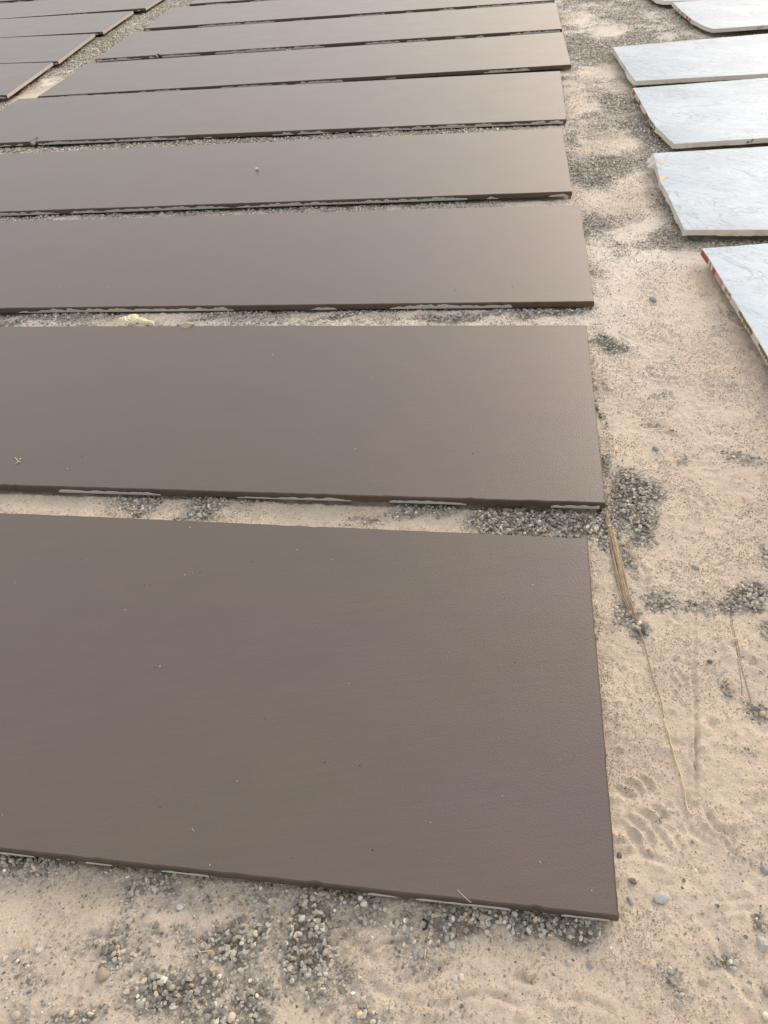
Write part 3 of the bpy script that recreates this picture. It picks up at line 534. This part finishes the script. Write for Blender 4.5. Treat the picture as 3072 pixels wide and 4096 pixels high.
def gn_scatter(name, pts, scl, rot, idx, colr, label):
    n = len(pts); me = bpy.data.meshes.new(name); me.vertices.add(n); me.vertices.foreach_set('co', pts.astype(np.float32).ravel())
    for nm, ty, arr, key in (('s_scale','FLOAT_VECTOR',scl,'vector'),('s_rot','FLOAT_VECTOR',rot,'vector'),('s_idx','INT',idx,'value')):
        a = me.attributes.new(nm, ty, 'POINT'); a.data.foreach_set(key, (arr.astype(np.int32) if ty == 'INT' else arr.astype(np.float32)).ravel())
    a = me.attributes.new('stone_col','FLOAT_COLOR','POINT'); a.data.foreach_set('color', np.concatenate([colr,np.ones((n,1))],1).astype(np.float32).ravel())
    me.update(); ob = bpy.data.objects.new(name, me); col.objects.link(ob)
    ng = bpy.data.node_groups.new(name+'_nodes','GeometryNodeTree'); ng.interface.new_socket('Geometry',in_out='INPUT',socket_type='NodeSocketGeometry'); ng.interface.new_socket('Geometry',in_out='OUTPUT',socket_type='NodeSocketGeometry')
    N = ng.nodes; gi = N.new('NodeGroupInput'); go = N.new('NodeGroupOutput'); ip = N.new('GeometryNodeInstanceOnPoints'); ci = N.new('GeometryNodeCollectionInfo')
    ci.inputs['Collection'].default_value = lib; ci.inputs['Separate Children'].default_value = True; ci.inputs['Reset Children'].default_value = True
    def na(nm, ty):
        q = N.new('GeometryNodeInputNamedAttribute'); q.data_type = ty; q.inputs['Name'].default_value = nm; return q.outputs[0]
    ip.inputs['Pick Instance'].default_value = True
    L = ng.links.new; L(gi.outputs[0], ip.inputs['Points']); L(ci.outputs[0], ip.inputs['Instance']); L(na('s_idx','INT'), ip.inputs['Instance Index'])
    L(na('s_scale','FLOAT_VECTOR'), ip.inputs['Scale']); er = N.new('FunctionNodeEulerToRotation'); L(na('s_rot','FLOAT_VECTOR'), er.inputs[0]); L(er.outputs[0], ip.inputs['Rotation'])
    L(ip.outputs[0], go.inputs[0]); md = ob.modifiers.new('scatter','NODES'); md.node_group = ng
    me.materials.append(M_STONE_I); tag(ob, label, 'gravel', kind='stuff'); return ob
# area one can see, with a margin
def sample(n, y0, y1, seed):
    r = np.random.default_rng(seed); y = y0+(y1-y0)*r.random(n); hw_l = .75+.42*np.maximum(y,0); hw_r = .60+.42*np.maximum(y,0)
    x = -hw_l+(hw_l+hw_r)*r.random(n); area = (y1-y0)*np.mean(hw_l+hw_r); return x, y, r, area
PAL = np.array([(.22,.225,.225),(.16,.165,.168),(.29,.29,.285),(.26,.24,.21),(.31,.285,.245),(.37,.37,.36),(.36,.30,.225),(.50,.50,.48),(.12,.12,.122)])
PW = np.array([.24,.17,.17,.14,.09,.07,.04,.02,.06]); PW /= PW.sum()
def gravel(seed):
    X_=[];Y_=[];Sz=[];Zl=[]
    for (y0,y1,dens,smin,smax) in ((.05,.9,30000,.0032,.0085),(.9,2.0,30000,.0034,.0080),(2.0,3.6,19000,.0036,.0078),(3.6,6.0,13000,.004,.0078),(6.0,9.6,7000,.0048,.0085)):
        ya = (y0+y1)/2; area = (y1-y0)*(1.35+.84*ya); n = int(dens*area)
        x, y, r, _ = sample(n, y0, y1, seed+int(y0*10))
        keep = ~under_slab(x, y, -.035); x, y = x[keep], y[keep]
        f = gravel_field(x, y); pr = sstep(.12,.80,f)**1.35+.02
        m = r.random(len(x)) < pr; x, y, f = x[m], y[m], f[m]
        s = (smin+(smax-smin)*r.beta(1.4,2.6,len(x)))*(.48+.52*sstep(.35,.85,f))
        X_.append(x); Y_.append(y); Sz.append(s); Zl.append(r.random(len(x))*sstep(.6,1.1,f))
    x = np.concatenate(X_); y = np.concatenate(Y_); s = np.concatenate(Sz); zl = np.concatenate(Zl); r = np.random.default_rng(seed+1); n = len(x)
    z = height(x, y)+s*.25+zl*.006-.0008
    us = under_slab(x, y, .009); z = np.where(us, np.minimum(z, .009-s*.9), z)
    scl = s[:,None]*np.stack([r.uniform(.75,1.25,n), r.uniform(.65,1.0,n), r.uniform(.5,.8,n)],1)
    rot = np.stack([r.normal(0,.45,n), r.normal(0,.45,n), r.uniform(0,6.28,n)],1)
    c = (1+.40*sstep(1.8,4.5,y))[:,None]*PAL[r.choice(len(PAL), n, p=PW)]*r.uniform(.95,2.3,(n,1))*np.array((1.08,1.0,.86))  # far stones painted brighter to offset their shaded near sides
    print('gravel', n)
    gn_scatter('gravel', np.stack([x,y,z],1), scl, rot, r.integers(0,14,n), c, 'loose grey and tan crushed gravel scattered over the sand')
gravel(11)
def grit(seed):
    X_=[];Y_=[];Sz=[]
    for (y0,y1,dens,smin,smax) in ((.05,1.0,90000,.0006,.0026),(1.0,2.4,48000,.0008,.0030),(2.4,5.0,13000,.0014,.0038)):
        ya = (y0+y1)/2; area = (y1-y0)*(1.35+.84*ya); n = int(dens*area); x, y, r, _ = sample(n, y0, y1, seed+int(y0*10))
        keep = ~under_slab(x, y, .0015); x, y = x[keep], y[keep]
        cl = fbm(x, y, 11, 3, off=3.9); m = r.random(len(x)) < np.clip(.50+1.6*cl, .10, 1); x, y = x[m], y[m]
        s = smin+(smax-smin)*r.beta(1.2,3.2,len(x)); X_.append(x); Y_.append(y); Sz.append(s)
    x = np.concatenate(X_); y = np.concatenate(Y_); s = np.concatenate(Sz); r = np.random.default_rng(seed+1); n = len(x)
    z = height(x, y)+s*.10; scl = s[:,None]*r.uniform(.6,1.15,(n,3)); rot = r.uniform(0,6.28,(n,3))
    pal = np.array([(.46,.365,.27),(.40,.32,.235),(.34,.285,.225),(.27,.245,.215),(.50,.43,.34),(.20,.175,.15)]); c = pal[r.choice(6,n,p=[.42,.28,.12,.06,.08,.04])]*r.uniform(1.1,1.7,(n,1))
    print('grit', n)
    gn_scatter('sand_grit', np.stack([x,y,z],1), scl, rot, r.integers(0,14,n), c, 'fine crumbs of sand and grit on the ground')
grit(31)

# ---------------------------------------------------------------- single stones
SC = dict(tan=(.40,.32,.23), brown=(.30,.235,.17), grey=(.24,.24,.235), pale=(.37,.36,.335), dark=(.10,.10,.10), white=(.45,.44,.41), blue=(.25,.247,.24), cream=(.60,.52,.38), orange=(.45,.28,.15), yellow=(.66,.58,.38), umber=(.15,.115,.09))
SL = [('brown','biggest rounded brown pebble on the sand at the lower left'),('pale','small pale chip touching the foot of the rounded brown pebble'),('white','white angular chip below the front edge of the nearest brown slab'),('tan','tan pebble in the bottom left corner of the picture'),
('white','white chip on the sand at the left border of the picture'),('tan','crumbly tan rock between the two gravel patches at lower centre'),('pale','pale rounded pebble inside the left gravel patch at lower centre'),('dark','dark stone tucked against the front edge of the nearest slab'),
('cream','cream coloured pointed stone beside the gravel below the nearest slab'),('pale','light grey stone right of the cream pointed one'),('blue','left stone of a pair of blue grey stones lying side by side'),('grey','right stone of a pair of blue grey stones lying side by side'),
('pale','pale square stone below the dark gravel strip'),('white','whitish upright chip next to a cream pebble at the bottom'),('cream','cream pebble next to a whitish upright chip at the bottom'),('tan','tan rounded stone just left of the cream pebble at the bottom'),
('tan','sand coated pointed rock standing right of the lower gravel'),('pale','round pale pebble at the lower rim of the dark gravel strip'),('grey','grey triangular chip below the corner of the nearest slab'),('pale','large smooth pale grey pebble alone on the sand right of the nearest slab'),
('blue','slim blue grey stone close to the corner of the nearest slab'),('umber','dark brown pebble touching the right edge of the nearest slab'),('tan','tan pebble lying below the tyre tread marks'),('cream','small cream pebble sitting in a hollow on the right'),
('grey','dark grey rock at the right border beside the tread marks'),('pale','biggest pale stone at the right border, lower corner'),('brown','brown stone at the right border near the bottom'),('tan','tan stone left of the big pale stone at the border'),
('cream','cream stone in the bottom right corner of the picture'),('tan','angular sandy stone at the lower right'),('grey','grey pebble right of the frayed straw bundle'),('tan','tan grey stone at the lower end of the gravel beside the straw bundle'),
('blue','bluish flat pebble on the sand right of the straw bundle'),('dark','dark flat pebble between the two straw strands'),('grey','flat grey stone on the sand between the brown and white slabs'),('grey','grey pebble on the sand right of the slab with the yellow scrap'),
('yellow','small pale yellow stone on the far gravel between the rows'),('umber','dark clod at the right edge of the nearest slab by its corner'),('umber','larger dark clod among the stones at the slab corner'),('grey','grey stone on the gravel left of the cream pointed one'),
('umber','flat dark stone on the sand above the rounded brown pebble'),('white','long white chip lying on the sand at lower left')]
for i, (kd, x, y, sx, sy) in enumerate(D['stones']):
    cn, lb = SL[i]; bm = ico(3, 1.0, 300+i, 'rock' if kd in ('rock','chip') else 'peb'); nm = 'pebble' if kd in ('peb','round') else 'stone'
    me = bpy.data.meshes.new(nm); 
    if i in (30,32,33,34,35): sx *= .65; sy *= .7
    a = sx/2*.92; b_ = max(sy/2, a*.55); hh = min(a,b_)*(.55 if kd in('chip',) else .72)
    if i == 19: hh *= .8
    bm.transform(Matrix.Diagonal((a, b_, hh, 1))); bm.to_mesh(me); bm.free(); me.materials.append(M_STONE)
    if nm == 'pebble': me.polygons.foreach_set('use_smooth', [True]*len(me.polygons))
    ob = bpy.data.objects.new(nm, me); col.objects.link(ob); ob.location = (x, y, ghz(x,y)+hh*.25); ob.rotation_euler = (random.uniform(-.15,.15), random.uniform(-.15,.15), random.uniform(-.3,.3))
    ob.color = (*[min(.75,v*1.3) for v in SC[cn]], 1); tag(ob, lb, 'stone', 'single stones on the sand')

# ---------------------------------------------------------------- strands and scraps
def tube(paths, name, mat, parent=None, sides=5):
    V = []; F = []
    for pts, rad in paths:
        n = len(pts); b0 = len(V)
        for i, p in enumerate(pts):
            q = pts[min(i+1,n-1)]-pts[max(i-1,0)]; q = q/np.linalg.norm(q); s1 = np.cross(q,(0,0,1)); s1 /= max(np.linalg.norm(s1),1e-6); s2 = np.cross(s1,q)
            rr = rad[i] if hasattr(rad,'__len__') else rad
            for e in range(sides):
                a = 2*math.pi*e/sides; V.append(p+s1*math.cos(a)*rr+s2*math.sin(a)*rr*.8)
        for i in range(n-1):
            for e in range(sides):
                e2 = (e+1)%sides; F.append((b0+i*sides+e, b0+i*sides+e2, b0+(i+1)*sides+e2, b0+(i+1)*sides+e))
        F.append(tuple(b0+e for e in range(sides))[::-1]); F.append(tuple(b0+(n-1)*sides+e for e in range(sides)))
    return mesh_obj(name, V, F, mat, parent, smooth=True)
def resample(p, step):
    p = np.array(p); seg = np.linalg.norm(np.diff(p,axis=0),axis=1); cum = np.concatenate([[0],np.cumsum(seg)]); s = np.arange(0,cum[-1],step)
    return np.stack([np.interp(s,cum,p[:,i]) for i in range(2)],1), s, cum
sp_, ss, cum = resample(D['strap'], .008); wd = np.interp(ss, cum, D['strapw'])*.8
tt = np.gradient(sp_,axis=0); tt /= np.linalg.norm(tt,axis=1)[:,None]; nn = np.stack([-tt[:,1],tt[:,0]],1); gz = height(sp_[:,0], sp_[:,1])
root = bpy.data.objects.new('straw_bundle', None); col.objects.link(root); tag(root, 'frayed straw coloured strap running from the slab corner down the sand to a single strand', 'strap')
rr = np.random.default_rng(5); cut = np.searchsorted(ss, .40)
def poly3(off, zz): return np.concatenate([sp_+nn*off[:,None], (gz+zz)[:,None]],1)
for q in range(26):
    f = (q/25-.5)*2*.5; wob = .0012*np.sin(ss*rr.uniform(10,30)+rr.uniform(0,6))+f*wd
    e = cut-rr.integers(0, 16); st_ = rr.integers(0,6); z = .0045+.003*(1-abs(f)*2)+.0008*rr.random()
    tube([(poly3(wob, np.full(len(ss), z))[st_:e], .0005+.0004*rr.random())], 'fibre', M_FIBRE if q%4 else M_STRAW, root)
core_w = np.maximum(wd*.5, .0012)
tube([(poly3(np.zeros(len(ss)), np.full(len(ss),.0022))[:cut], core_w[:cut]*.35)], 'core', M_FIBRE, root, 6)
k0 = cut-14; t2 = len(ss)-22
tube([(poly3(.0008*np.sin(ss*40), np.full(len(ss),.0035))[k0:t2], .0011)], 'strand', M_FIBRE, root)
tube([(poly3(.0008*np.sin(ss*40), np.full(len(ss),.0035))[t2-1:], .0014)], 'strand', M_STRAW, root)
def ground_strand(path, name, mat, lab, rad=.0012, zz=.002, cat='straw', extra=None):
    p, s, _c = resample(path, .008); z = height(p[:,0],p[:,1]) if path[0][1] > -9 else 0
    r0 = bpy.data.objects.new(name, None); col.objects.link(r0); tag(r0, lab, cat)
    pts = np.concatenate([p,(z+zz)[:,None]],1); tube([(pts, rad)], 'strand', mat, r0)
    if extra:
        for ex in extra:
            p, s, _c = resample(ex, .008); tube([(np.concatenate([p,(height(p[:,0],p[:,1])+zz)[:,None]],1), rad*.8)], 'strand', mat, r0)
    return r0
off1 = [[x+.004,y+.003] for x,y in D['strap2'][:4]]
ground_strand(D['strap2'], 'straw_strand', M_FIBRE, 'faint split straw strand half buried in the sand near the right border', .0007, .0004, 'strap', [D['strap2b'], off1])
labs = ['short pale straw beside the pair of blue grey stones','thin curly pale root on the gravel patch at lower centre','charred curled twig at the left end of the dark gravel strip']
for i, (p, lb) in enumerate(zip(G['straw'][:3], labs)):
    q = [np.array(a) for a in p]
    pts = [np.array([*a, ghz(*a)+(.004 if i == 0 else .007)]) for a in q]
    o = tube([(pts, .0008 if i == 1 else (.0011 if i == 0 else .0022))], 'straw' if i == 0 else ('root' if i == 1 else 'twig'), M_DARK if i == 2 else M_STRAW); tag(o, lb, 'twig')
hl = ['hair thin pale fibre lying on the nearest slab close to its front edge','tiny straw bit on the nearest slab near the front right corner','tiny straw bit on the nearest slab left of centre near the front edge']
for p, lb in zip(G['straw'][3:], hl):
    o = tube([([np.array([*a, .0326]) for a in p], .00035)], 'fibre_scrap', M_LIGHT); tag(o, lb, 'fibre')
# pale yellow scrap: crumpled strip
P0 = np.array(G['scrap']); V = []; F = []; n = 0
pr, s, _c = resample(G['scrap'], .004); r = np.random.default_rng(3); m = len(pr); tn = np.gradient(pr,axis=0); tn /= np.linalg.norm(tn,axis=1)[:,None]; nr = np.stack([-tn[:,1],tn[:,0]],1)
for i in range(m):
    u = i/(m-1); hw = .009+.003*math.sin(u*5)+.007*r.random(); hw *= min(1, 5*u+.3)*min(1, 4*(1-u)+.3); lift = .027+.005*math.sin(u*4+1)+.004*r.random()
    for j, tj in enumerate((-1,-.35,.3,1)):
        p = pr[i]+nr[i]*(tj*hw+.004*math.sin(u*23)+.004); V.append((p[0],p[1], lift+(.004 if j in (1,2) else 0)+.005*r.random()))
for i in range(m-1):
    for j in range(3): A = i*4+j; F.append((A,A+1,A+5,A+4))
o = mesh_obj('torn_scrap', V, F, M_SCRAP, smooth=False); md = o.modifiers.new('thick','SOLIDIFY'); md.thickness = .0018
tag(o, 'crumpled pale yellow scrap lying over the far edge of a brown slab', 'scrap')
def blob(name, x, y, z, a, b, h, mat, seed, lab, cat, kind='peb'):
    bm = ico(3, 1.0, seed, kind); bm.transform(Matrix.Diagonal((a,b,h,1))); me = bpy.data.meshes.new(name); bm.to_mesh(me); bm.free(); me.materials.append(mat); me.polygons.foreach_set('use_smooth',[True]*len(me.polygons))
    ob = bpy.data.objects.new(name, me); col.objects.link(ob); ob.location = (x,y,z); tag(ob, lab, cat); return ob
x, y = G['clump']; blob('sand_clump', x, y-.002, .033, .030, .022, .010, M_CLAY, 61, 'beige clump of damp sand on the slab edge right of the yellow scrap', 'clump', 'rock')
x, y = G['crumb']; blob('stone_crumb', x, y, .037, .009, .009, .0065, M_LIGHT, 62, 'small white crumb on the middle of a brown slab', 'crumb', 'rock')
lp = [np.array([*a, .034]) for a in G['leafbit']]; o = tube([(lp, .0012),([lp[1], lp[1]+np.array((-.006,-.008,0))], .0010),([lp[1], lp[1]+np.array((.007,-.004,0))], .0010)], 'leaf_bit', M_SCRAP); tag(o, 'tiny yellow green plant bit on the slab at the left border', 'leaf')
# specks of dust on the slabs
import bmesh
def specks(pts, name, mat, lab, s0, s1, seed):
    bm = bmesh.new(); r = np.random.default_rng(seed)
    for x, y in pts:
        s = r.uniform(s0, s1)*(1+.28*y); m = Matrix.Translation((x,y,.0325)) @ Matrix.Rotation(r.uniform(0,6),4,'Z') @ Matrix.Diagonal((s*r.uniform(1,1.9),s,s*.6,1)); bmesh.ops.create_icosphere(bm, subdivisions=1, radius=1, matrix=m)
    me = bpy.data.meshes.new(name); bm.to_mesh(me); bm.free(); me.materials.append(mat); o = bpy.data.objects.new(name, me); col.objects.link(o); tag(o, lab, 'dust', kind='stuff')
specks(D['sp_white'], 'pale_dust', M_LIGHT, 'pale dust specks on the brown slabs', .0004, .0009, 1)
specks(D['sp_dark'], 'dark_dust', M_DARK, 'dark dust specks on the brown slabs', .0006, .0010, 2)
